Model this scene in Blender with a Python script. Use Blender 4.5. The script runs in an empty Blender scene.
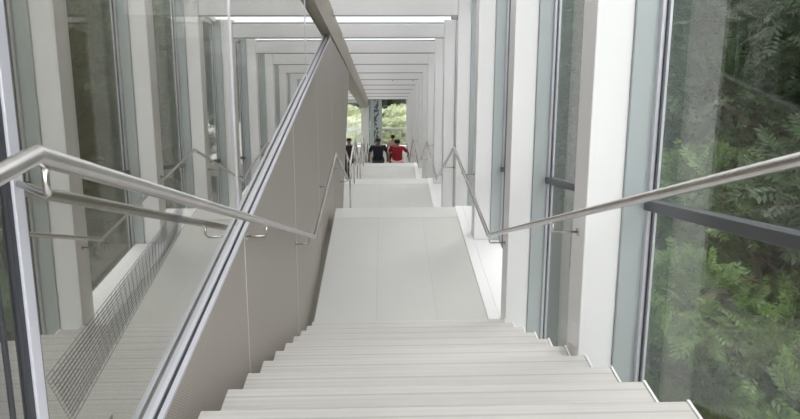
import bpy, bmesh, math, random
import numpy as np
from mathutils import Vector, Matrix
random.seed(7)
S = bpy.context.scene
COL = S.collection

# ------------------------------------------------------------------ helpers
def link(o, parent=None):
    COL.objects.link(o)
    if parent: o.parent = parent
    return o
def tag(o, label=None, cat=None, group=None, kind=None):
    if label: o['label'] = label
    if cat: o['category'] = cat
    if group: o['group'] = group
    if kind: o['kind'] = kind
    return o
def empty(name, loc, rz=0):
    o = bpy.data.objects.new(name, None); o.location = loc; o.rotation_euler = (0, 0, rz)
    o.empty_display_size = .1
    return link(o)

class MB:
    """collects shapes (world coordinates minus an origin) into one mesh"""
    def __init__(s): s.v = []; s.f = []
    def hexa(s, p):   # 8 corners: bottom 4 ccw then top 4 ccw
        b = len(s.v); s.v += [tuple(q) for q in p]
        for f in ((3,2,1,0),(4,5,6,7),(0,1,5,4),(1,2,6,5),(2,3,7,6),(3,0,4,7)):
            s.f.append(tuple(b+i for i in f))
        return s
    def box(s, x0, x1, y0, y1, z0, z1):
        return s.hexa([(x0,y0,z0),(x1,y0,z0),(x1,y1,z0),(x0,y1,z0),(x0,y0,z1),(x1,y0,z1),(x1,y1,z1),(x0,y1,z1)])
    def sbox(s, x0, x1, y0, y1, zb, zt):   # zb, zt functions of y : sheared box following the slope
        return s.hexa([(x0,y0,zb(y0)),(x1,y0,zb(y0)),(x1,y1,zb(y1)),(x0,y1,zb(y1)),(x0,y0,zt(y0)),(x1,y0,zt(y0)),(x1,y1,zt(y1)),(x0,y1,zt(y1))])
    def prism(s, poly, x0, x1):            # poly of (y,z), extruded in x
        b = len(s.v); n = len(poly)
        s.v += [(x0,y,z) for y,z in poly] + [(x1,y,z) for y,z in poly]
        s.f.append(tuple(b+i for i in range(n))); s.f.append(tuple(b+n+i for i in reversed(range(n))))
        for i in range(n):
            j = (i+1) % n; s.f.append((b+j, b+i, b+n+i, b+n+j))
        return s
    def tube(s, pts, r, seg=12, closed=True):
        pts = [Vector(p) for p in pts]; n = len(pts); base = len(s.v)
        for i, p in enumerate(pts):
            a = (pts[i]-pts[i-1]).normalized() if i > 0 else None
            c = (pts[i+1]-pts[i]).normalized() if i < n-1 else None
            d = (a+c).normalized() if (a and c) else (a or c)
            k = 1/max(.35, d.dot(a)) if (a and c) else 1
            up = Vector((1,0,0)) if abs(d.x) < .8 else Vector((0,0,1))
            u = d.cross(up).normalized(); w = d.cross(u).normalized()
            # widen the mitre in the bending plane only
            if a and c and (a-c).length > 1e-4:
                bn = (c-a).normalized()
            else: bn = None
            for q in range(seg):
                t = 2*math.pi*q/seg
                off = u*math.cos(t)*r + w*math.sin(t)*r
                if bn: off += bn*off.dot(bn)*(k-1)
                s.v.append(tuple(p+off))
        for i in range(n-1):
            for q in range(seg):
                q2 = (q+1) % seg
                s.f.append((base+i*seg+q, base+i*seg+q2, base+(i+1)*seg+q2, base+(i+1)*seg+q))
        s.f.append(tuple(base+q for q in reversed(range(seg))))
        s.f.append(tuple(base+(n-1)*seg+q for q in range(seg)))
        return s
    def build(s, name, m, parent=None, origin=(0,0,0), bevel=0, smooth=False, local=False):
        o3 = Vector(origin)
        po = Vector((0,0,0))
        me = bpy.data.meshes.new(name)
        me.from_pydata([tuple(Vector(v)-o3) for v in s.v], [], s.f)
        bm = bmesh.new(); bm.from_mesh(me); bmesh.ops.recalc_face_normals(bm, faces=bm.faces)
        bm.to_mesh(me); bm.free()
        me.materials.append(m)
        if smooth:
            me.polygons.foreach_set('use_smooth', [len(p.vertices) == 4 for p in me.polygons])
        o = bpy.data.objects.new(name, me)
        if parent:
            o.parent = parent; o.location = o3 - parent.location
        else: o.location = o3
        COL.objects.link(o)
        if bevel:
            b = o.modifiers.new('bevel', 'BEVEL'); b.width = bevel; b.segments = 2; b.limit_method = 'ANGLE'
        return o

# ------------------------------------------------------------------ materials
def mat(name, col, rough=.5, metal=0, noise=.0, nscale=3, bump=0, bscale=80, spec=.5):
    m = bpy.data.materials.new(name); m.use_nodes = True; nt = m.node_tree; N = nt.nodes; L = nt.links
    b = N['Principled BSDF']; b.inputs['Base Color'].default_value = (*col, 1)
    b.inputs['Roughness'].default_value = rough; b.inputs['Metallic'].default_value = metal
    b.inputs['Specular IOR Level'].default_value = spec
    tc = N.new('ShaderNodeTexCoord')
    if noise:
        n = N.new('ShaderNodeTexNoise'); n.inputs['Scale'].default_value = nscale; n.inputs['Detail'].default_value = 4
        L.new(tc.outputs['Object'], n.inputs['Vector'])
        r = N.new('ShaderNodeMapRange'); r.inputs[1].default_value = .3; r.inputs[2].default_value = .7
        r.inputs[3].default_value = 1-noise; r.inputs[4].default_value = 1+noise
        L.new(n.outputs['Fac'], r.inputs[0])
        mx = N.new('ShaderNodeVectorMath'); mx.operation = 'SCALE'; mx.inputs[0].default_value = col
        L.new(r.outputs[0], mx.inputs['Scale']); L.new(mx.outputs[0], b.inputs['Base Color'])
    if bump:
        n2 = N.new('ShaderNodeTexNoise'); n2.inputs['Scale'].default_value = bscale
        L.new(tc.outputs['Object'], n2.inputs['Vector'])
        bp = N.new('ShaderNodeBump'); bp.inputs['Strength'].default_value = bump; bp.inputs['Distance'].default_value = .01
        L.new(n2.outputs['Fac'], bp.inputs['Height']); L.new(bp.outputs[0], b.inputs['Normal'])
    return m
def glass_mat(name, tint, ior, rough=0, wav=0):
    m = bpy.data.materials.new(name); m.use_nodes = True; nt = m.node_tree; N = nt.nodes; L = nt.links
    N.remove(N['Principled BSDF']); out = N['Material Output']
    t = N.new('ShaderNodeBsdfTransparent'); t.inputs[0].default_value = (*tint, 1)
    g = N.new('ShaderNodeBsdfGlossy'); g.inputs['Roughness'].default_value = rough; g.inputs['Color'].default_value = (.95,.95,.94,1)
    f = N.new('ShaderNodeFresnel'); f.inputs['IOR'].default_value = ior
    # always evaluate as seen from the air side so both faces of the pane reflect alike
    geo = N.new('ShaderNodeNewGeometry')
    a = N.new('ShaderNodeVectorMath'); a.operation = 'DOT_PRODUCT'
    L.new(geo.outputs['Normal'], a.inputs[0]); L.new(geo.outputs['Incoming'], a.inputs[1])
    ab = N.new('ShaderNodeMath'); ab.operation = 'ABSOLUTE'; L.new(a.outputs['Value'], ab.inputs[0])
    om = N.new('ShaderNodeMath'); om.operation = 'SUBTRACT'; om.inputs[0].default_value = 1; L.new(ab.outputs[0], om.inputs[1])
    pw = N.new('ShaderNodeMath'); pw.operation = 'POWER'; L.new(om.outputs[0], pw.inputs[0]); pw.inputs[1].default_value = 5 if ior < 1.9 else 1.75
    f0 = ((ior-1)/(ior+1))**2
    ml = N.new('ShaderNodeMath'); ml.operation = 'MULTIPLY_ADD'; L.new(pw.outputs[0], ml.inputs[0])
    ml.inputs[1].default_value = .96-f0; ml.inputs[2].default_value = f0
    N.remove(f)
    mx = N.new('ShaderNodeMixShader'); L.new(ml.outputs[0], mx.inputs[0]); L.new(t.outputs[0], mx.inputs[1]); L.new(g.outputs[0], mx.inputs[2])
    L.new(mx.outputs[0], out.inputs['Surface'])
    return m
def frost_mat(name, col, f):
    m = bpy.data.materials.new(name); m.use_nodes = True; nt = m.node_tree; N = nt.nodes; L = nt.links
    N.remove(N['Principled BSDF']); d = N.new('ShaderNodeBsdfDiffuse'); t = N.new('ShaderNodeBsdfTranslucent')
    d.inputs[0].default_value = (*col, 1); t.inputs[0].default_value = (*col, 1)
    mx = N.new('ShaderNodeMixShader'); mx.inputs[0].default_value = f
    L.new(d.outputs[0], mx.inputs[1]); L.new(t.outputs[0], mx.inputs[2]); L.new(mx.outputs[0], N['Material Output'].inputs['Surface'])
    return m
def tread_mat(name, col):
    """pale composite board with fine grooves running across the stair"""
    m = mat(name, col, .55, noise=.03, nscale=2)
    nt = m.node_tree; N = nt.nodes; L = nt.links; b = N['Principled BSDF']
    src = b.inputs['Base Color'].links[0].from_socket
    tc = N.new('ShaderNodeTexCoord'); sp = N.new('ShaderNodeSeparateXYZ'); L.new(tc.outputs['Object'], sp.inputs[0])
    cr = N.new('ShaderNodeValToRGB'); cr.color_ramp.interpolation = 'CONSTANT'
    e = cr.color_ramp.elements
    dv = N.new('ShaderNodeMath'); dv.operation = 'DIVIDE'; L.new(sp.outputs['Y'], dv.inputs[0]); dv.inputs[1].default_value = .35
    stops = [(0,1),(.10,.66),(.125,1),(.20,.7),(.225,1),(.30,.8),(.32,1),(.56,.86),(.58,1),(.76,.8),(.785,1)]
    e[0].position = 0; e[0].color = (1,1,1,1); e[1].position = stops[1][0]; e[1].color = (*[stops[1][1]]*3,1)
    for p, c in stops[2:]:
        q = e.new(p); q.color = (c,c,c,1)
    L.new(dv.outputs[0], cr.inputs[0])
    # streaks along x
    mp = N.new('ShaderNodeMapping'); mp.inputs['Scale'].default_value = (.6, 40, 1); L.new(tc.outputs['Object'], mp.inputs[0])
    n = N.new('ShaderNodeTexNoise'); n.inputs['Scale'].default_value = 2; L.new(mp.outputs[0], n.inputs['Vector'])
    r = N.new('ShaderNodeMapRange'); r.inputs[1].default_value=.3; r.inputs[2].default_value=.7; r.inputs[3].default_value=.93; r.inputs[4].default_value=1.05
    L.new(n.outputs['Fac'], r.inputs[0])
    m1 = N.new('ShaderNodeVectorMath'); m1.operation = 'MULTIPLY'; L.new(src, m1.inputs[0]); L.new(cr.outputs[0], m1.inputs[1])
    m2 = N.new('ShaderNodeVectorMath'); m2.operation = 'SCALE'; L.new(m1.outputs[0], m2.inputs[0]); L.new(r.outputs[0], m2.inputs['Scale'])
    L.new(m2.outputs[0], b.inputs['Base Color'])
    return m
def landing_mat(name, col):
    """large pale sheets laid side by side, faint tone change from sheet to sheet"""
    m = mat(name, col, .5); nt = m.node_tree; N = nt.nodes; L = nt.links; b = N['Principled BSDF']
    tc = N.new('ShaderNodeTexCoord')
    br = N.new('ShaderNodeTexBrick'); br.offset = 0
    br.inputs['Color1'].default_value = (*[c*.96 for c in col],1); br.inputs['Color2'].default_value = (*[c*1.03 for c in col],1)
    br.inputs['Mortar'].default_value = (*[c*.80 for c in col],1); br.inputs['Scale'].default_value = 1
    br.inputs['Mortar Size'].default_value = .0025; br.inputs['Brick Width'].default_value = .56; br.inputs['Row Height'].default_value = 5
    mp = N.new('ShaderNodeMapping'); mp.inputs['Location'].default_value = (.07, 0, 0); L.new(tc.outputs['Object'], mp.inputs[0])
    L.new(mp.outputs[0], br.inputs['Vector'])
    n = N.new('ShaderNodeTexNoise'); n.inputs['Scale'].default_value = 1.3; n.inputs['Detail'].default_value = 6; L.new(tc.outputs['Object'], n.inputs['Vector'])
    r = N.new('ShaderNodeMapRange'); r.inputs[1].default_value=.3; r.inputs[2].default_value=.7; r.inputs[3].default_value=.97; r.inputs[4].default_value=1.03
    L.new(n.outputs['Fac'], r.inputs[0])
    m2 = N.new('ShaderNodeVectorMath'); m2.operation = 'SCALE'; L.new(br.outputs['Color'], m2.inputs[0]); L.new(r.outputs[0], m2.inputs['Scale'])
    L.new(m2.outputs[0], b.inputs['Base Color'])
    return m
def perf_mat(name, col):
    """painted sheet with rows of fine perforations"""
    m = mat(name, col, .48, noise=.03, nscale=1.2); nt = m.node_tree; N = nt.nodes; L = nt.links; b = N['Principled BSDF']
    src = b.inputs['Base Color'].links[0].from_socket
    tc = N.new('ShaderNodeTexCoord'); sp = N.new('ShaderNodeSeparateXYZ'); L.new(tc.outputs['Object'], sp.inputs[0])
    def dist(sock, step):
        d = N.new('ShaderNodeMath'); d.operation = 'DIVIDE'; L.new(sock, d.inputs[0]); d.inputs[1].default_value = step
        f = N.new('ShaderNodeMath'); f.operation = 'FRACT'; L.new(d.outputs[0], f.inputs[0])
        s = N.new('ShaderNodeMath'); s.operation = 'SUBTRACT'; L.new(f.outputs[0], s.inputs[0]); s.inputs[1].default_value = .5
        p = N.new('ShaderNodeMath'); p.operation = 'MULTIPLY'; L.new(s.outputs[0], p.inputs[0]); L.new(s.outputs[0], p.inputs[1])
        return p.outputs[0]
    a = N.new('ShaderNodeMath'); a.operation = 'ADD'; L.new(dist(sp.outputs['Y'], .012), a.inputs[0]); L.new(dist(sp.outputs['Z'], .012), a.inputs[1])
    lt = N.new('ShaderNodeMath'); lt.operation = 'LESS_THAN'; L.new(a.outputs[0], lt.inputs[0]); lt.inputs[1].default_value = .055
    mx = N.new('ShaderNodeMix'); mx.data_type = 'RGBA'; L.new(lt.outputs[0], mx.inputs[0]); L.new(src, mx.inputs[6])
    mx.inputs[7].default_value = (*[c*.35 for c in col],1); L.new(mx.outputs[2], b.inputs['Base Color'])
    return m
def leaf_shadow_mat(name, c1, c2):  # leaf shadows put into the colour as a band of dark speckles
    m = mat(name, c1, .4); nt = m.node_tree; N = nt.nodes; L = nt.links; b = N['Principled BSDF']
    tc = N.new('ShaderNodeTexCoord'); sp = N.new('ShaderNodeSeparateXYZ'); L.new(tc.outputs['Object'], sp.inputs[0])
    a = N.new('ShaderNodeMath'); a.operation = 'ABSOLUTE'; L.new(sp.outputs['X'], a.inputs[0])
    lt = N.new('ShaderNodeMath'); lt.operation = 'LESS_THAN'; L.new(a.outputs[0], lt.inputs[0]); lt.inputs[1].default_value = .11
    n = N.new('ShaderNodeTexNoise'); n.inputs['Scale'].default_value = 7; L.new(tc.outputs['Object'], n.inputs['Vector'])
    g = N.new('ShaderNodeMath'); g.operation = 'GREATER_THAN'; L.new(n.outputs['Fac'], g.inputs[0]); g.inputs[1].default_value = .49
    ml = N.new('ShaderNodeMath'); ml.operation = 'MULTIPLY'; L.new(lt.outputs[0], ml.inputs[0]); L.new(g.outputs[0], ml.inputs[1])
    mx = N.new('ShaderNodeMix'); mx.data_type = 'RGBA'; L.new(ml.outputs[0], mx.inputs[0]); mx.inputs[6].default_value = (*c1,1); mx.inputs[7].default_value = (*c2,1)
    L.new(mx.outputs[2], b.inputs['Base Color'])
    return m
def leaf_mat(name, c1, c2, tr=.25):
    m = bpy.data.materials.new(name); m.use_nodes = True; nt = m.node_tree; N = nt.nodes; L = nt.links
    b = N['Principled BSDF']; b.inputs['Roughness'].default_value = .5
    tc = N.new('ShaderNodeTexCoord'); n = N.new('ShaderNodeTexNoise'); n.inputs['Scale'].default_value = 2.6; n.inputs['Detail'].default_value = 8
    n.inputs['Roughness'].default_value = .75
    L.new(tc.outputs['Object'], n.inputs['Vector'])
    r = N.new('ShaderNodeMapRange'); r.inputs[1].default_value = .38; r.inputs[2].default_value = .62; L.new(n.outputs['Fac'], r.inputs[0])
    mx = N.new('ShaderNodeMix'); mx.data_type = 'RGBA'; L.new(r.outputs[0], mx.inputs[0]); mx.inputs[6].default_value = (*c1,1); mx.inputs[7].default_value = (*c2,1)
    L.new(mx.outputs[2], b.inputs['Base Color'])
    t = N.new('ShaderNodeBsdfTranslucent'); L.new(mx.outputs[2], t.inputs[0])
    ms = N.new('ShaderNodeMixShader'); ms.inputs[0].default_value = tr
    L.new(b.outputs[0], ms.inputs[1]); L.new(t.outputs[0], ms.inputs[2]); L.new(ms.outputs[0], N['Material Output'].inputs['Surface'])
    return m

M = dict(
    white=mat('white_paint', (.86,.845,.85), .42, noise=.015, nscale=1.5),
    warmwhite=mat('white_board', (.80,.80,.79), .5, noise=.02),
    tread=tread_mat('composite_tread', (.60,.575,.55)),
    landing=landing_mat('landing_sheet', (.58,.57,.548)),
    strip=mat('nosing_strip', (.63,.62,.60), .5, noise=.02),
    taupe=perf_mat('perforated_taupe', (.44,.395,.355)),
    girder=mat('taupe_paint', (.33,.295,.235), .45, noise=.03),
    alu=mat('brushed_aluminium', (.62,.63,.66), .32, 1.0, noise=.04, nscale=6),
    jamb=mat('pale_grey_paint', (.46,.50,.51), .4, .1),
    frame=mat('grey_frame_paint', (.33,.365,.37), .4, .1),
    palealu=mat('pale_anodised', (.66,.66,.72), .35, .3), gasket2=mat('grey_gasket', (.16,.16,.19), .5),
    dark=mat('dark_gasket', (.04,.042,.05), .5),
    transom=mat('charcoal_transom', (.10,.105,.115), .38, .3),
    steel=mat('brushed_stainless', (.64,.615,.60), .27, 1.0, noise=.08, nscale=30),
    seam=mat('pale_joint', (.72,.69,.64), .5),
    side=mat('dark_olive_wall', (.30,.275,.21), .7, noise=.08),
    pale=mat('pale_render', (.55,.53,.48), .7, noise=.05),
    soil=mat('leaf_litter', (.07,.065,.045), .9, noise=.4, nscale=2),
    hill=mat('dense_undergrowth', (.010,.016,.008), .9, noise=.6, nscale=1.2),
    paving=mat('pale_paving', (.62,.60,.55), .8, noise=.06),
    bark=mat('bark', (.10,.075,.055), .85, noise=.3, nscale=8, bump=.5),
    glass=glass_mat('clear_glass', (.84,.85,.84), 1.85),
    glassb=glass_mat('entry_glass', (.95,.96,.96), 1.45),
    tinted=glass_mat('reflective_glass', (.72,.72,.67), 2.3),
    frost=frost_mat('frosted_roof', (.88,.88,.88), .5),
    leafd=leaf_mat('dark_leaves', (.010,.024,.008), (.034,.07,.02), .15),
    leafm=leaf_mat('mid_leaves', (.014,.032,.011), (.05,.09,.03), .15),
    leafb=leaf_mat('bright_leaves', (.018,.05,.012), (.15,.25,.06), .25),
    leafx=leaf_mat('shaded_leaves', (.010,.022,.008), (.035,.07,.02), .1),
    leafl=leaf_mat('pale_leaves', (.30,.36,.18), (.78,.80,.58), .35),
    skin=mat('skin', (.20,.11,.07), .5), skin2=mat('skin_tan', (.36,.21,.14), .5),
    bluepanel=leaf_shadow_mat('blue_grey_panel', (.50,.56,.58), (.10,.13,.12)),
    lip=mat('lip', (.30,.12,.10), .5),
    hair=mat('black_hair', (.012,.010,.010), .5),
    navy=mat('navy_cotton', (.010,.012,.022), .8), blk=mat('black_cotton', (.012,.012,.014), .8),
    red=mat('red_cotton', (.30,.008,.02), .75), pink=mat('pink_cotton', (.72,.42,.40), .8),
    trous=mat('dark_trousers', (.02,.02,.022), .8), tan=mat('tan_cotton', (.45,.33,.24), .8),
    shoe=mat('shoe', (.03,.03,.03), .6),
)

# ------------------------------------------------------------------ layout (metres, camera at the origin, +Y down the corridor)
r_, t_ = .17, .317
XL, XR = -.613, 1.035
XW, XG = -.71, -.757        # parapet face, left glass plane
RS = .297                  # slope of the roof and of the glazing
roof = lambda y: 1.77 - .294*y          # underside of the roof beams
gir = lambda y: 1.445 - RS*y
gir_t = lambda y: 1.865 - RS*y
base = lambda y: -2.25 - .29*y
YEND = 26.6

CY = [2.88+1.79*k - 1.79*2 for k in range(0, 16)]     # near faces of the columns (first ones beside / behind the camera)
CY = [y for y in CY if y < YEND-.3]

# flights: (first nosing y, first nosing z, number of risers below the upper level)
levels = [(-2.9, 1.448, -1.292), (4.618, 7.42, -3.162), (9.64, 12.16, -4.522), (14.70, 17.66, -6.052), (20.20, 22.6, -7.752), (24.8, YEND-.01, -9.112)]
lvl_x = [(XL, XR), (-.635, .951), (-.98, .951), (-.98, .951), (-3.4, .951), (-3.4, .951)]
fl_lab = ['nearest flight of pale grooved steps below the camera', 'second flight of pale steps hidden below the first landing',
          'third flight of pale steps below the second landing', 'fourth flight of pale steps in front of the walking people',
          'lowest flight of pale steps beyond the walking people']
ld_lab = ['pale top landing under the camera at the head of the stairs', 'large pale sheet-covered landing at the foot of the nearest flight',
          'second pale landing, narrower strip beyond the large landing', 'third pale landing just in front of the walking people',
          'wide pale landing the people are walking on', 'lowest pale floor in front of the end glazing']
for i, (y0, y1, z) in enumerate(levels):
    x0, x1 = lvl_x[i]
    L0 = empty('landing', ((x0+x1)/2, y0, z)); tag(L0, ld_lab[i], 'landing', 'stair landings')
    MB().box(x0, x1, y0+.001, y1-.32 if i < 5 else y1, z-.22, z).build('slab', M['landing'], L0, (0, y0, z), bevel=.003)
    if i < 5: MB().box(x0, x1, y1-.317, y1, z-.22, z+.002).build('nosing_strip', M['strip'], L0, (0, y1-.317, z), bevel=.004)
    # white sill filling the bays beside the landing
    if 0 < i < 6:
        ye = min(y1+.02, YEND-.01)
        MB().box(.9515, 1.056, y0+.02, ye, z-.25, z+.008).build('edge_sill', M['white'], L0, (0, y0, z), bevel=.002)
        cuts = [y0+.02] + [q for c_ in CY for q in (c_-.022, c_+.222)] + [ye]
        iv = [(max(a, y0+.02), min(b, ye)) for a, b in zip([-9]+[c_+.222 for c_ in CY], [c_-.022 for c_ in CY]+[99])]
        for a, b in iv:
            if b-a > .05: MB().box(1.057, 1.35, a, b, z-.25, z+.008).build('edge_sill', M['white'], L0, (0, a, z), bevel=.002)
for i in range(5):
    ya, za = levels[i][1], levels[i][2]; yb, zb = levels[i+1][0], levels[i+1][2]
    n = round((za-zb)/r_)            # risers
    tt = (yb-ya)/(n-1)
    x0 = XL if i < 2 else -.98; x1 = XR
    F = empty('stair_flight', ((x0+x1)/2, ya, za)); tag(F, fl_lab[i], 'stairs', 'flights of the staircase')
    proto = None
    for k in range(1, n):
        yk = ya + (k-1)*tt; zk = za - k*r_
        # the tread spans from the riser above (yk) to its own nosing
        if proto is None:
            proto = MB().box(x0, x1, yk-.0+.001, yk+tt, zk-.20, zk).build('tread', M['tread'], F, (0, yk, zk), bevel=.005)
            mir = proto
        else:
            c = proto.copy(); COL.objects.link(c); c.parent = F; c.location = Vector((0, yk, zk)) - F.location
    poly = [(ya, za+.005)]
    for k in range(1, n):
        yk = ya + k*tt; zk = za - k*r_
        poly += [(yk-tt+.004, zk+.005), (yk, zk+.005)]
    poly += [(yb+.0, zb+.005), (yb, zb-.25), (ya, za-.25)]
    poly[0] = (ya-.05, za+.005); poly.insert(1, (ya+.004, za+.005)); poly[-1] = (ya-.05, za-.25)
    MB().prism(poly, x1, x1+.010).build('edge_trim', M['white'], F, (0, ya, za))

# ------------------------------------------------------------------ right-hand wall: columns, windows, roof beams
ordw = ['first','second','third','fourth','fifth','sixth','seventh','eighth','ninth','tenth','eleventh','twelfth','thirteenth','fourteenth','fifteenth','sixteenth']
nvis = 0
def rail_z(y, K=None):
    K = K or KN
    for (a, b) in zip(K, K[1:]):
        if a[0] <= y <= b[0]: return a[1] + (b[1]-a[1])*(y-a[0])/(b[0]-a[0])
    return K[-1][1]
KN = [(-2.6, -.36), (1.11, -.36), (4.82, -2.32), (7.36, -2.32), (9.74, -3.63), (11.97, -3.63), (14.86, -5.15), (17.4, -5.15), (20.1, -6.85), (22.4, -6.85)]
RR, RL = .92, -.60
KL = [(-2.6, -.32), (.99, -.32), (4.82, -2.32), (7.15, -2.32), (9.5, -3.55)]
for k, y in enumerate(CY):
    if y > 2: nvis += 1
    zb, zt = base(y+.2)-.2, roof(y)+.30
    c = empty('column', (1.15, y+.1, zb))
    if y > 2: lab = 'white fin column on the right wall, %s from the camera' % ordw[nvis-1]
    else: lab = 'white fin column of the right wall %s' % ('just behind the camera' if y < 0 else 'beside the camera, outside the right edge')
    tag(c, lab, 'column', 'white fin columns of the right wall')
    MB().box(1.06, 1.25, y, y+.20, zb, zt).build('fin', M['white'], c, (1.15, y+.1, zb), bevel=.006)
    MB().box(1.25, 1.375, y-.02, y+.22, zb, zt).build('jamb', M['jamb'], c, (1.3, y+.1, zb), bevel=.003)
    # roof beam standing on the column
    zr = roof(y+.1); B = empty('roof_beam', (-1.2, y+.1, zr))
    tag(B, ('white roof beam crossing from the %s column from the camera' % ordw[nvis-1]) if y > 2 else ('white roof beam above the camera' if y > 0 else 'white roof beam just behind the camera'),
        'beam', 'white roof beams')
    MB().box(-3.6, 1.058, y+.03, y+.17, zr+.022, zr+.25).build('web', M['white'], B, (-1.2, y+.1, zr), bevel=.004)
    MB().box(-3.6, 1.056, y+.034, y+.166, zr, zr+.022).build('soffit_strip', M['frame'], B, (-1.2, y+.1, zr))  # shade on the beam underside, put in as a darker strip
    MB().box(-3.6, 1.056, y+.06, y+.14, zr+.25, zr+.275).build('top_strip', M['frame'], B, (-1.2, y+.1, zr))
for k in range(len(CY)-1):
    y0, y1 = CY[k]+.22, CY[k+1]-.02
    w = empty('window_%d' % (k+1), (1.34, (y0+y1)/2, base((y0+y1)/2))); tag(w, kind='structure')
    og = (1.34, (y0+y1)/2, base((y0+y1)/2))
    MB().sbox(1.385, 1.395, y0+.03, y1-.03, base, lambda y: roof(y)+.2).build('pane', M['glass'], w, og)
    fr = MB()
    for (a, b_) in ((y0, y0+.028), (y1-.028, y1)):
        fr.sbox(1.365, 1.415, a, b_, base, lambda y: roof(y)+.2)
    fr.sbox(1.365, 1.415, y0, y1, lambda y: roof(y)+.2, lambda y: roof(y)+.26)
    fr.build('window_frame', M['palealu'], w, og)
    gk = MB()
    for (a, b_) in ((y0+.028, y0+.04), (y1-.04, y1-.028)):
        gk.sbox(1.3835, 1.3965, a, b_, base, lambda y: roof(y)+.2)
    gk.build('gasket', M['dark'], w, og)
    MB().sbox(1.345, 1.425, y0+.02, y1-.02, lambda y: -.385-.3*y, lambda y: -.33-.3*y).build('transom', M['transom'], w, og, bevel=.004)
    # secondary purlin in the roof bay
ce = MB().sbox(-3.6, 1.40, -3.0, YEND, lambda y: roof(y)+.335, lambda y: roof(y)+.345)
o = ce.build('ceiling', M['frost']); tag(o, kind='structure')
pu = MB()
for k in range(len(CY)-1):
    for fr_ in (.36, .68):
        y = CY[k]+.1 + 1.79*fr_
        pu.box(-3.6, 1.20, y-.025, y+.025, roof(y)+.262, roof(y)+.305)
tag(pu.build('trim_1', M['white']), kind='structure')
# white side kerb of the roof above the window heads
tag(MB().sbox(1.32, 1.45, -3.0, YEND, lambda y: roof(y)+.262, lambda y: roof(y)+.33).build('trim_2', M['white']), kind='structure')
# dark skirting below the glazing
tag(MB().sbox(1.35, 1.45, -3.0, YEND, lambda y: base(y)-.8, lambda y: base(y)).build('wall_right', M['frame']), kind='structure')

# ------------------------------------------------------------------ left side: parapet panels, glass, girder
edge = lambda y: -1.563 + .0815*y
apex = None
y = 6.0
while edge(y) < gir(y): y += .005
apex = y
PEND = 8.9
W = empty('parapet_wall', (XW-.035, 5.6, base(5.6))); tag(W, 'taupe perforated panel wall between the stair and the left glazing, with bright top rail', 'wall panel')
seams = [1.17, 2.83, 4.50, 6.17, 7.84, PEND]
low = lambda y: base(y)-.15
for a, b in zip([-2.9]+seams[:-1], seams):
    pts = []
    ys = sorted(set([a+.004, b-.004] + [q for q in (1.3, 2.83, apex) if a < q < b]))
    top = [(q, min(edge(q), gir(q)+.0)-.014*(q < apex)) for q in ys]
    poly = [(q, low(q)) for q in (a+.004, b-.004)] + list(reversed(top))
    if b == PEND: poly = [(a+.004, low(a)), (PEND-.05, low(PEND-.05)), (12.1, gir(12.1)), (a+.004, gir(a+.004))]
    MB().prism(poly, XW-.03, XW).build('panel', M['taupe'], W, (XW, a, low(a)))
for a in seams[:-1]:
    MB().box(XW-.04, XW+.0015, a-.0045, a+.0045, low(a), min(edge(a), gir(a))-.02).build('joint', M['seam'], W, (XW, a, low(a)))
cap = MB()
ys = [-2.9, 1.3, 2.83, 5.5, apex-.02]
for a, b in zip(ys, ys[1:]):
    cap.sbox(XW-.016, XW+.003, a, b, lambda y: edge(y)-.012, lambda y: edge(y)+.001)
    cap.sbox(XG-.03, XG+.016, a, b, lambda y: edge(y)-.012, lambda y: edge(y)+.001)
cap.build('top_rail', M['palealu'], W, (XW, 1, edge(1)))
ch = MB()
for a, b in zip(ys, ys[1:]):
    ch.sbox(XW-.030, XW-.017, a, b, lambda y: edge(y)-.03, lambda y: edge(y)-.006)
ch.build('glazing_channel', M['dark'], W, (XW, 1, edge(1)), )
G = MB().sbox(-1.00, -.70, -3.0, YEND, gir, gir_t).build('roof_girder', M['girder'], None, (-.85, 8, gir(8)), bevel=.006)
tag(G, 'sloping taupe girder carrying the roof above the parapet wall', 'girder')
tag(MB().sbox(-.702, -.69, -3.0, YEND, lambda y: gir(y)-.012, lambda y: gir(y)+.012).build('trim_3', M['girder']), kind='structure')

def glass_panel(n, a, b):
    w = empty('window_%d' % n, (XG, (a+b)/2, edge((a+b)/2))); tag(w, kind='structure')
    bb = min(b, apex+.0)
    MB().prism([(a, edge(a)+.0), (bb, edge(bb)), (bb, gir(bb)), (a, gir(a))], XG-.012, XG).build('pane', M['tinted'], w, (XG, a, edge(a)))
    if n > 31:
        MB().box(XG-.006, XG+.006, a-.0045, a-.0025, edge(a)+.014, gir(a)-.001).build('window_frame', M['palealu'], w, (XG, a, edge(a)))
    return w
glass_panel(31, -2.9, 1.128); glass_panel(32, 1.191, 2.90); glass_panel(33, 2.912, 5.7); glass_panel(34, 5.712, apex)
P = empty('glazing_post', (XG, 1.16, edge(1.16))); tag(P, 'pale aluminium post with dark edges holding the left glass beside the near handrail', 'post')
pb = edge(1.2)+.004
MB().box(XG-.03, XG+.014, 1.146, 1.178, pb, gir(1.178)-.002).build('face', M['palealu'], P, (XG, 1.15, -1.3), bevel=.002)
MB().box(XG-.03, XG+.008, 1.130, 1.1455, pb, gir(1.146)-.002).build('gasket', M['dark'], P, (XG, 1.15, -1.3))
MB().box(XG-.03, XG+.008, 1.1785, 1.189, pb, gir(1.189)-.002).build('gasket', M['gasket2'], P, (XG, 1.15, -1.3))
MB().box(XG-.03, XG+.004, 1.082, 1.090, pb, gir(1.09)-.002).build('gasket', M['dark'], P, (XG, 1.1, -1.3))

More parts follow.
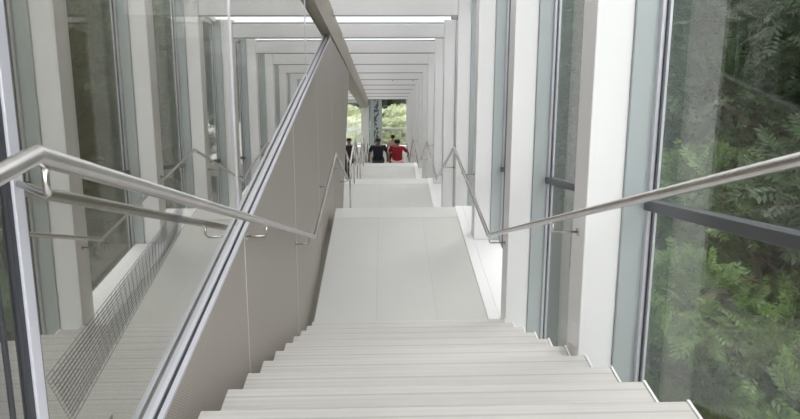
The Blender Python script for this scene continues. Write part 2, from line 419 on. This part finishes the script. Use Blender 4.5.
# wire mesh screen seen through the lower part of the left glass
sc = MB()
sx_ = XG+.006; SCR = ((1.214,-.916),(1.286,-1.083),(2.102,-.878),(2.065,-.967))
A0, A1, B0, B1 = [Vector((sx_, a, b)) for a, b in SCR]
for q in range(13):
    s_ = q/12; sc.tube([A0.lerp(A1, s_), B0.lerp(B1, s_)], .0009, 5)
for q in range(34):
    s_ = q/33; sc.tube([A0.lerp(B0, s_), A1.lerp(B1, s_)], .0005, 4)
o = sc.build('wire_screen', M['transom']); tag(o, 'fine wire mesh strip against the lower left glass above the reflected steps', 'screen')

# outer left side of the building (behind the glass)
tag(MB().sbox(-3.75, -3.6, -3.0, YEND, lambda y: -12, lambda y: roof(y)+.34).build('wall_left', M['side']), kind='structure')
bk = empty('window_50', (-1.1, -3.0, -1.3)); tag(bk, kind='structure')
MB().box(-3.6, 1.34, -3.01, -3.0, -1.29, roof(-3)+.2).build('pane', M['glassb'], bk, (-1.1, -3, -1.3))
fb = MB()
for x in (-3.57, -2.0, -.4, 1.31): fb.box(x-.03, x+.03, -3.05, -2.96, -1.29, roof(-3)+.2)
fb.build('window_frame', M['frame'], bk, (-1.1, -3, -1.3))
tag(MB().box(-3.6, 1.4, -3.1, -2.95, -6, -1.29).build('wall_back', M['pale']), kind='structure')

# ------------------------------------------------------------------ handrails
def bracket(mb, x, y, z, side, xw):
    mb.tube([(x, y, z-.014), (x, y, z-.06), (x+side*.012, y, z-.072), (xw, y, z-.072)], .0065, 8)
def handrail(name, x, knots, label, brs, side, xw, rad=.0175, end=None, kn=None):
    R = empty(name, (x, knots[0][0], knots[0][1])); tag(R, label, 'handrail')
    pts = [(x, a, b) for a, b in knots]
    if end: pts += end
    MB().tube(pts, rad, 16).build('rail', M['steel'], R, (x, knots[0][0], knots[0][1]), smooth=True)
    for y in brs:
        z = rail_z(y, kn or KN)
        xq = XG+.012 if (side < 0 and y < 1.2) else xw
        bm_ = MB()
        if xq == xw: bracket(bm_, x, y, z, side, xq)
        else: bm_.tube([(x, y-.005, z-.012), (x, y-.005, z-.058), (x-.006, y+.005, z-.07), (x-.016, y+.018, z-.076), (xq, 1.163, z-.10)], .0065, 10)
        bo = bm_.build('bracket', M['steel'], R, (x, y, z), smooth=True)
        if xq == xw:
            pl = MB().tube([(xw-side*.006-x, 0, -.072), (xw-x, 0, -.072)], .022, 14).build('wall_plate', M['steel'], None); pl.parent = bo
handrail('handrail', RR, KN, 'long stainless handrail zigzagging along the white columns on the right', [y+.1 for y in CY if 1 < y < 22.5], 1, 1.06)
handrail('handrail', RL, KL, 'thick stainless handrail fixed to the post and taupe wall on the left',
         [1.02, 2.86, 4.45, 6.2, 7.84, 9.2], -1, XW, kn=KL)
# free-standing double rails beyond the end of the taupe wall
def post_rail(x, knots, label, posts):
    R = empty('handrail', (x, knots[0][0], knots[0][1])); tag(R, label, 'handrail', 'freestanding rails beyond the taupe wall')
    MB().tube([(x, a, b) for a, b in knots], .0175, 12).build('rail', M['steel'], R, (x, knots[0][0], knots[0][1]), smooth=True)
    for y in posts:
        z = rail_z(y); g = z-.93 if x > -.99 else z-.93
        MB().tube([(x, y, floor_z(y)), (x, y, z)], .014, 10).build('post', M['steel'], R, (x, y, z), smooth=True)
def floor_z(y):
    for i, (a, b, z) in enumerate(levels):
        if a <= y <= b: return z
    for i in range(5):
        ya, za = levels[i][1], levels[i][2]; yb, zb = levels[i+1][0], levels[i+1][2]
        if ya < y < yb:
            n = round((za-zb)/r_); tt = (yb-ya)/(n-1)
            return za-(int((y-ya)/tt)+1)*r_
    return -9.11
KK = [(10.35, -3.63), (11.97, -3.63), (14.86, -5.15), (17.4, -5.15), (20.1, -6.85), (22.3, -6.85)]
post_rail(-.62, KK, 'freestanding stainless handrail beyond the taupe wall, on the stair side', [10.4, 11.9, 13.4, 14.9, 17.4, 19, 20.9, 22.5])
post_rail(-.86, KK, 'freestanding stainless handrail beyond the taupe wall, on its far left side', [10.4, 11.9, 13.4, 14.9, 17.4, 19, 20.9, 22.5])

# ------------------------------------------------------------------ end glazing
zh = roof(YEND)+.02
E_ = empty('window_40', (-1, YEND+.1, -9.11)); tag(E_, kind='structure')
og = (-1, YEND+.1, -9.11)
MB().box(-3.6, 1.34, YEND+.10, YEND+.11, -8.3, zh).build('pane', M['glass'], E_, og)
f = MB()
for x in (-3.55, -2.2, -.66, 1.30): f.box(x-.03, x+.03, YEND+.05, YEND+.16, -8.3, zh)
f.build('window_frame', M['frame'], E_, og)
MB().box(-3.6, 1.34, YEND+.04, YEND+.17, -7.48, -7.43).build('transom', M['alu'], E_, og)
tag(MB().box(-3.6, 1.40, YEND+.0, YEND+.2, -9.4, -8.3).build('wall_far', M['white']), kind='structure')
tag(MB().box(-3.6, 1.40, YEND-.0, YEND+.25, zh, zh+.45).build('trim_4', M['white']), kind='structure')
c = MB().box(-1.02, -.68, YEND-.42, YEND-.08, -9.11, gir(YEND-.42)+.02).build('end_column', M['warmwhite'], None, (-.85, YEND-.25, -9.11), bevel=.01)
tag(c, 'square pale column under the lower end of the taupe girder', 'column')

fp = MB().box(-.60, -.07, YEND-.20, YEND-.17, -9.11, zh).build('frosted_panel', M['bluepanel'], None, (-.33, YEND-.18, -9.11), bevel=.004)
tag(fp, 'pale blue-grey upright panel with dark speckled stripe beside the end column', 'panel')
# cable loops under the roof, and a block in place of joint shadow
cb = MB()
for x0 in (-.25, .35):
    pts = []
    for q in range(13):
        u = q/12; pts.append((x0+.55*u, 17.7-.5*u, roof(17.3)+.0+.10*math.sin(math.pi*u)-.02))
    cb.tube(pts, .012, 6)
o = cb.build('ceiling_cable', M['frame']); tag(o, 'thin curved cable loops hanging under the far roof beams', 'cable')
sp = empty('spotlight', (1.0, 8.0, roof(8.05)-.05)); tag(sp, 'small grey floodlight fixed at the top of the fourth column', 'light')  # no lamp: dark shadow at the column-beam joint put in as a block
MB().box(.97, 1.058, 8.27, 8.42, roof(8.3)-.06, roof(8.3)-.01).build('housing', M['frame'], sp, (1.0, 8.3, roof(8.3)), bevel=.008)

# ------------------------------------------------------------------ outdoors
tag(MB().hexa([(1.42,-30,-3.6),(60,-30,-6),(60,60,-20),(1.42,27,-10.2),(1.42,-30,-3.4),(60,-30,-5.8),(60,60,-19.8),(1.42,27,-10.0)]).build('ground', M['soil']), kind='structure')
tag(MB().box(-20, 14, 26.9, 34.5, -9.8, -9.2).build('ground', M['paving']), kind='structure')
# wooded bank
def bank(name, f, nu, nv, m):
    v = []; fa = []
    for i in range(nu+1):
        for j in range(nv+1): v.append(f(i/nu, j/nv))
    for i in range(nu):
        for j in range(nv): a = i*(nv+1)+j; fa.append((a, a+1, a+nv+2, a+nv+1))
    mb = MB(); mb.v = v; mb.f = fa; o = mb.build(name, m); tag(o, kind='structure'); return o
rng = random.Random(3)
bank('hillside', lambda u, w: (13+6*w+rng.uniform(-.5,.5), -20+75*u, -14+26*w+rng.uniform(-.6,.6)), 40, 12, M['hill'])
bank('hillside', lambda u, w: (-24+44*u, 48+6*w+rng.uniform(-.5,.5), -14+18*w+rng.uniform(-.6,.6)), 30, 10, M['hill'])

def foliage_mesh(name, blobs, nspr, leaf, m, seed=1):
    """sprays of narrow leaflets scattered through the outer shell of several blobs"""
    R = np.random.RandomState(seed); B = np.array(blobs)
    vols = (B[:,3]*B[:,4]*B[:,5])**(2/3); idx = R.choice(len(B), size=nspr, p=vols/vols.sum())
    nrm = lambda a: a/(np.linalg.norm(a, axis=1, keepdims=True)+1e-9)
    d = nrm(R.normal(size=(nspr,3))); rad = (1-.38*R.rand(nspr)**1.6)[:,None]
    c = B[idx,:3] + d*B[idx,3:6]*rad
    w = nrm(d + R.normal(size=(nspr,3))*.45 + np.array([0,0,-.15]))
    sd = nrm(np.cross(w, np.array([0,0,1.]) + R.normal(size=(nspr,3))*.35)); nn = np.cross(sd, w)
    ln = (leaf*(.8+.6*R.rand(nspr)))[:,None]
    Q = []
    for q in range(5):
        p = c + w*ln*.55*q
        for sg in (-1, 1):
            dr = nrm(sd*sg*.85 + w*.6 - nn*(.12+.2*R.rand(nspr))[:,None]); wd = np.cross(dr, nn)*ln*.19
            Q.append(np.stack([p, p+dr*ln*.5+wd, p+dr*ln, p+dr*ln*.5-wd], 1))
    p = c + w*ln*.55*4; wd = sd*ln*.19
    Q.append(np.stack([p, p+w*ln*.5+wd, p+w*ln, p+w*ln*.5-wd], 1))
    V = np.concatenate(Q).reshape(-1, 3); n = len(V)//4
    me = bpy.data.meshes.new(name); me.vertices.add(len(V)); me.vertices.foreach_set('co', V.astype(np.float32).ravel())
    me.loops.add(n*4); me.loops.foreach_set('vertex_index', np.arange(n*4, dtype=np.int32))
    me.polygons.add(n); me.polygons.foreach_set('loop_start', np.arange(n, dtype=np.int32)*4)
    me.update(calc_edges=True); me.materials.append(m)
    return me
def branch_mb(trunk_h, tips, r=.09, seed=0):
    mb = MB(); R = random.Random(seed)
    mb.tube([(0,0,0), (.08,.05,trunk_h*.4), (-.04,.1,trunk_h*.8), (0,0,trunk_h)], r, 8)
    for tp in tips:
        s = Vector((0,0,trunk_h*R.uniform(.45,.95))); e = Vector(tp[:3]); mid = s.lerp(e, .5)+Vector((R.uniform(-.15,.15),R.uniform(-.15,.15),.12))
        mb.tube([s, mid, e], r*.35, 6)
    return mb
def tree_proto(name, H, spread, nb, nspr, leaf, m, seed):
    R = random.Random(seed); blobs = []
    for i in range(nb):
        a = R.uniform(0, 6.28); q = R.uniform(.15, 1)*spread; z = H*R.uniform(.38, .95)
        q *= 1.1-.5*abs(z/H-.6)
        s = R.uniform(.45, .8)*spread*.55
        blobs.append((q*math.cos(a), q*math.sin(a), z, s, s, s*.62))
    fol = foliage_mesh('foliage', blobs, nspr, leaf, m, seed)
    tm = branch_mb(H*.75, blobs, .05*H/3, seed)
    return fol, tm, blobs
def place_tree(proto, loc, rz, sc, name, label, cat, group, m=None):
    fol, tm = proto
    T = empty(name, loc, rz); tag(T, label, cat, group); T.scale = (sc, sc, sc)
    f_ = bpy.data.objects.new('foliage', fol); f_.parent = T; COL.objects.link(f_)
    b_ = bpy.data.objects.new('trunk', tm); b_.parent = T; COL.objects.link(b_)
    return T
def mk(H, spread, nb, nspr, leaf, m, seed):
    fol, tm, _ = tree_proto('x', H, spread, nb, nspr, leaf, M[m], seed)
    o = tm.build('trunk', M['bark'], smooth=True); me = o.data; bpy.data.objects.remove(o)
    return fol, me
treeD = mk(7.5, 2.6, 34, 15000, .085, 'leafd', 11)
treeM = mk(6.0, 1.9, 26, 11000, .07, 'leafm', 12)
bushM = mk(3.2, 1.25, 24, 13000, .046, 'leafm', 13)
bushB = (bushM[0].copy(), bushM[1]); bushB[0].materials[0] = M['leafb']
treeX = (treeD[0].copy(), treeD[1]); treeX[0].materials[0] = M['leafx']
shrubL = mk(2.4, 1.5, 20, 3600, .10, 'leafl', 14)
gz = lambda x, y: -3.6-2.4*(x-1.4)/58 - 6.4*(y+30)/57 + .3
G1 = 'trees outside the right glazing'
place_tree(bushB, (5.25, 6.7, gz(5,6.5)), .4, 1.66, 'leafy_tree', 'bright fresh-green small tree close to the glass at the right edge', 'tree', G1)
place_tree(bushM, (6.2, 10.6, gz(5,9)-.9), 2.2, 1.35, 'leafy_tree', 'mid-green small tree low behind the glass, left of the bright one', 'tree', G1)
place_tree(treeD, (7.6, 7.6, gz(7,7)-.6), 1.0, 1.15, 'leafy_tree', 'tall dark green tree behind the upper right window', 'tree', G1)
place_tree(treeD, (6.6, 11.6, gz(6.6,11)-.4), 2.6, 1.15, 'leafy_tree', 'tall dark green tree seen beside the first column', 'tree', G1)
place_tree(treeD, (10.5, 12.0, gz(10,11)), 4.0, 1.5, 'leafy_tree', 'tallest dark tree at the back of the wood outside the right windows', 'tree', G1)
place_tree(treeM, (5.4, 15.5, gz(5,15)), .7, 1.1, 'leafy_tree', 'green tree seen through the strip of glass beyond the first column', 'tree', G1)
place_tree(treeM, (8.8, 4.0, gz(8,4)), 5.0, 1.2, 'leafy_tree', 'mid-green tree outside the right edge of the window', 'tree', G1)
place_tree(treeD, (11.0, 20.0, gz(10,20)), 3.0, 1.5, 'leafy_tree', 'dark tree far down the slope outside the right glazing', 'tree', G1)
G2 = 'planting beyond the end glazing'
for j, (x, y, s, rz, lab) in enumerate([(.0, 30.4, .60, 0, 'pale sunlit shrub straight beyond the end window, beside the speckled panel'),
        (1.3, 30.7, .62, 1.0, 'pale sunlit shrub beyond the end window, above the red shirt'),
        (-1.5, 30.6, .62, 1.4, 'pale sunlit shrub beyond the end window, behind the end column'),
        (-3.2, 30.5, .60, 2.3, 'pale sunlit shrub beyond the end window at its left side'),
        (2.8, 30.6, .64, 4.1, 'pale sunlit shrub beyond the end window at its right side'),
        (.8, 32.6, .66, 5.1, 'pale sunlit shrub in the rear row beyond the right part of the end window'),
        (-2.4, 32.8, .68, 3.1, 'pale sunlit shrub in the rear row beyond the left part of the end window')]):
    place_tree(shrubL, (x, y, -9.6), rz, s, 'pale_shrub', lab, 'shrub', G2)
for j, (x, y, s, rz, lab) in enumerate([(-.2, 37, 1.1, 0, 'dark tree crown filling the top middle of the end window'),
        (3.6, 38, 1.15, 2, 'dark tree crown at the top right of the end window'),
        (-4.2, 37.5, 1.1, 4, 'dark tree crown at the top left of the end window')]):
    place_tree(treeX, (x, y, -13.2), rz, s, 'leafy_tree', lab, 'tree', G2)

# ------------------------------------------------------------------ people
def skin_mesh(name, verts, edges, radii, m, parent, sub=2, root=0):
    me = bpy.data.meshes.new(name); me.from_pydata(verts, edges, [])
    me.materials.append(m)
    o = bpy.data.objects.new(name, me); COL.objects.link(o); o.parent = parent
    o.modifiers.new('skin', 'SKIN'); 
    lay = me.skin_vertices[0].data if me.skin_vertices else None
    if lay is None:
        bm = bmesh.new(); bm.from_mesh(me); bm.verts.layers.skin.verify(); bm.to_mesh(me); bm.free(); lay = me.skin_vertices[0].data
    for i, v in enumerate(lay):
        rr = radii[i]; v.radius = rr if isinstance(rr, tuple) else (rr, rr); v.use_root = (i == root)
    s = o.modifiers.new('sub', 'SUBSURF'); s.levels = sub; s.render_levels = sub
    me.update()
    return o
def person(loc, rz, H, label, shirt, legs, skin, hands=None, wide=1.0, female=False, stride=.16, sleeve=.75):
    """faces +Y locally, walking; hands = {side: (elbow, wrist)} overrides in metres at H=1.7"""
    P = empty('person', loc, rz); k = H/1.7; P.scale = (k*wide, k*wide, k)
    tag(P, label, 'person')
    sw = .17 if female else .195
    hands = hands or {}
    J = {}
    V = []; E = []; Rd = []
    def add(p, r, par=None):
        V.append(p); Rd.append(r); 
        if par is not None: E.append((par, len(V)-1))
        return len(V)-1
    pel = add((0,0,.93), (.135,.10)); ab = add((0,.0,1.08), (.12,.09), pel); chs = add((0,.0,1.27), (.145,.10), ab)
    nk0 = add((0,-.01,1.41), (.06,.06), chs); nk = add((0,.0,1.48), (.052,.052), nk0)
    h0 = add((0,.02,1.54), (.068,.078), nk); h1 = add((0,.02,1.61), (.076,.09), h0); h2 = add((0,.012,1.665), (.055,.06), h1)
    arms = {}
    for s in (-1, 1):
        el, wr = hands.get(s, ((s*(sw+.075), -.03, 1.10), (s*(sw+.085), .06, .87)))
        sh = add((s*sw,0,1.375), (.052,.052), chs); e = add(el, (.038,.038), sh); w = add(wr, (.026,.024), e)
        dv = (Vector(wr)-Vector(el)).normalized()
        palm = add(tuple(Vector(wr)+dv*.05), (.034,.018), w); pe = add(tuple(Vector(wr)+dv*.085), (.034,.016), palm)
        arms[s] = (Vector((s*sw,0,1.375)), Vector(el), Vector(wr), dv)
        hip = add((s*.085, 0, .88), (.088,.088), pel)
        kn = add((s*.09, s*stride*.55+.03, .49), (.055,.058), hip); an = add((s*.09, s*stride-.02, .09), (.036,.040), kn)
        ht = add((s*.095, s*stride+.05, .04), (.036,.03), an); add((s*.10, s*stride+.14, .03), (.034,.022), ht)
        # fingers
        side = Vector((0,1,0)) if abs(dv.y) < .8 else Vector((0,0,1))
        side = (side - dv*side.dot(dv)).normalized()
        curl = Vector((-s,0,0)); 
        for q, (o_, ln) in enumerate(((-.024,.058),(-.008,.072),(.008,.078),(.024,.07))):
            b0 = Vector(wr)+dv*.088+side*o_
            f1 = add(tuple(b0+dv*.01), (.0085,.0085), pe); f2 = add(tuple(b0+dv*ln*.55+curl*.008), (.008,.008), f1); add(tuple(b0+dv*ln*.9+curl*.026), (.007,.007), f2)
        tb = Vector(wr)+dv*.03+side*.03
        t1 = add(tuple(tb+side*.008), (.011,.011), palm); t2 = add(tuple(tb+side*.024+dv*.03), (.009,.009), t1); add(tuple(tb+side*.026+dv*.055+curl*.01), (.008,.008), t2)
    body = skin_mesh('body', V, E, Rd, skin, P, 2)
    def bit(nm, pts, r, m_, lay=8):
        o = MB().tube(pts, r, lay).build(nm, m_, None, smooth=True); o.parent = P
    bit('nose', [(0,.098,1.61),(0,.122,1.585),(0,.105,1.578)], .012, skin)
    bit('mouth', [(-.022,.093,1.555),(0,.101,1.553),(.022,.093,1.555)], .005, M['lip'])
    for s in (-1,1):
        bit('ear', [(s*.072,.01,1.625),(s*.084,0,1.605),(s*.074,.005,1.575)], .012, skin)
        bit('eye', [(s*.032,.094,1.615),(s*.032,.104,1.615)], .008, M['hair'])
    # hair
    hv = [(0,-.03,1.56),(0,-.02,1.635),(0,-.005,1.69)]; hr = [(.084,.074),(.096,.098),(.068,.075)]
    if female: hv = [(0,-.04,1.53)]+hv; hr = [(.07,.05)]+hr
    skin_mesh('hair', hv, [(i,i+1) for i in range(len(hv)-1)], hr, M['hair'], P, 2)
    # shirt with short sleeves
    V2 = [(0,0,.80),(0,0,.98),(0,0,1.14),(0,0,1.28),(0,-.01,1.40)]
    R2 = [(.175,.135),(.160,.125),(.155,.12),(.18,.13),(.085,.075)]; E2 = [(0,1),(1,2),(2,3),(3,4)]
    for s in (-1, 1):
        a, e, w, dv = arms[s]
        i0 = len(V2); V2 += [tuple(a+Vector((0,0,-.005))), tuple(a.lerp(e, sleeve))]; R2 += [(.072,.068),(.062,.058)]; E2 += [(3,i0),(i0,i0+1)]
    skin_mesh('shirt', V2, E2, R2, shirt, P, 2)
    # trousers
    V3 = [(0,0,.92)]; R3 = [(.155,.12)]; E3 = []
    for s in (-1, 1):
        i0 = len(V3)
        V3 += [(s*.088,0,.84),(s*.09,s*stride*.55+.03,.49),(s*.09,s*stride-.02,.12)]; R3 += [(.108,.108),(.078,.08),(.062,.064)]
        E3 += [(0,i0),(i0,i0+1),(i0+1,i0+2)]
    skin_mesh('trousers', V3, E3, R3, legs, P, 2)
    for s in (-1, 1):
        q = MB().box(s*.095-.048, s*.095+.048, s*stride-.085, s*stride+.19, 0.0, .075).build('shoe', M['shoe'], None, bevel=.025); q.parent = P
    return P
fz = -7.752
person((-.19, 20.45, fz), .05, 1.70, 'person in a dark navy T-shirt seen from behind, walking down the stairs', M['navy'], M['trous'], M['skin'], wide=1.2)
person((.50, 20.45, fz), -.12, 1.66, 'person in a red top seen from behind, right arm out to the handrail', M['red'], M['pink'], M['skin2'],
       hands={1: ((.33,.02,1.13), (.30,.19,1.0))}, wide=1.28, female=True)
person((.36, 21.5, fz), .1, 1.52, 'person in a tan top half hidden between the red and navy shirts', M['tan'], M['trous'], M['skin2'], female=True)
person((-1.24, 20.5, fz), .2, 1.70, 'person in black clothes beyond the freestanding rails at the left', M['blk'], M['trous'], M['skin'], wide=1.1)

# ------------------------------------------------------------------ light, world, camera
w = bpy.data.worlds.new('sky'); S.world = w; w.use_nodes = True; nt = w.node_tree; N = nt.nodes; L = nt.links
bg = N['Background']
tc = N.new('ShaderNodeTexCoord'); sx = N.new('ShaderNodeSeparateXYZ'); L.new(tc.outputs['Generated'], sx.inputs[0])
cr = N.new('ShaderNodeValToRGB'); e = cr.color_ramp.elements
e[0].position = .0; e[0].color = (.10,.11,.09,1); e[1].position = 1; e[1].color = (.97,.98,1,1)
q = e.new(.47); q.color = (.30,.31,.29,1); q = e.new(.52); q.color = (.80,.82,.84,1)
mr = N.new('ShaderNodeMapRange'); mr.inputs[1].default_value = -1; mr.inputs[2].default_value = 1; L.new(sx.outputs['Z'], mr.inputs[0])
L.new(mr.outputs[0], cr.inputs[0])
# overcast sky, brightest towards the entrance side (behind the camera)
br = N.new('ShaderNodeMapRange'); br.inputs[1].default_value = .2; br.inputs[2].default_value = -1; br.inputs[3].default_value = 1; br.inputs[4].default_value = 2.1
L.new(sx.outputs['Y'], br.inputs[0])
vm = N.new('ShaderNodeVectorMath'); vm.operation = 'SCALE'; L.new(cr.outputs[0], vm.inputs[0]); L.new(br.outputs[0], vm.inputs['Scale'])
L.new(vm.outputs[0], bg.inputs[0]); bg.inputs['Strength'].default_value = 2.05
sun = bpy.data.lights.new('sun', 'SUN'); sun.energy = 1.2; sun.angle = math.radians(25); sun.color = (1,.98,.94)
so = bpy.data.objects.new('sun', sun); so.rotation_euler = (math.radians(-22), math.radians(18), 0); link(so)

p, yw, ro = .166, .029, .002
F3 = Vector((math.sin(yw)*math.cos(p), math.cos(yw)*math.cos(p), -math.sin(p)))
R3 = Vector((math.cos(yw), -math.sin(yw), 0)); U3 = R3.cross(F3)
Ra = R3*math.cos(ro)+U3*math.sin(ro); Ua = -R3*math.sin(ro)+U3*math.cos(ro)
cam = bpy.data.cameras.new('camera'); co = bpy.data.objects.new('camera', cam); link(co)
m4 = Matrix((( Ra.x, Ua.x, -F3.x, 0), (Ra.y, Ua.y, -F3.y, 0), (Ra.z, Ua.z, -F3.z, 0), (0,0,0,1)))
co.matrix_world = m4
cam.sensor_width = 36; cam.lens = 587.456/800*36; cam.shift_y = -(209.5-65.8)/800; cam.clip_start = .02; cam.clip_end = 300
S.camera = co
S.view_settings.view_transform = 'Standard'; S.view_settings.look = 'None'; S.view_settings.gamma = 1
S.view_settings.use_curve_mapping = False; S.view_settings.exposure = 1.0
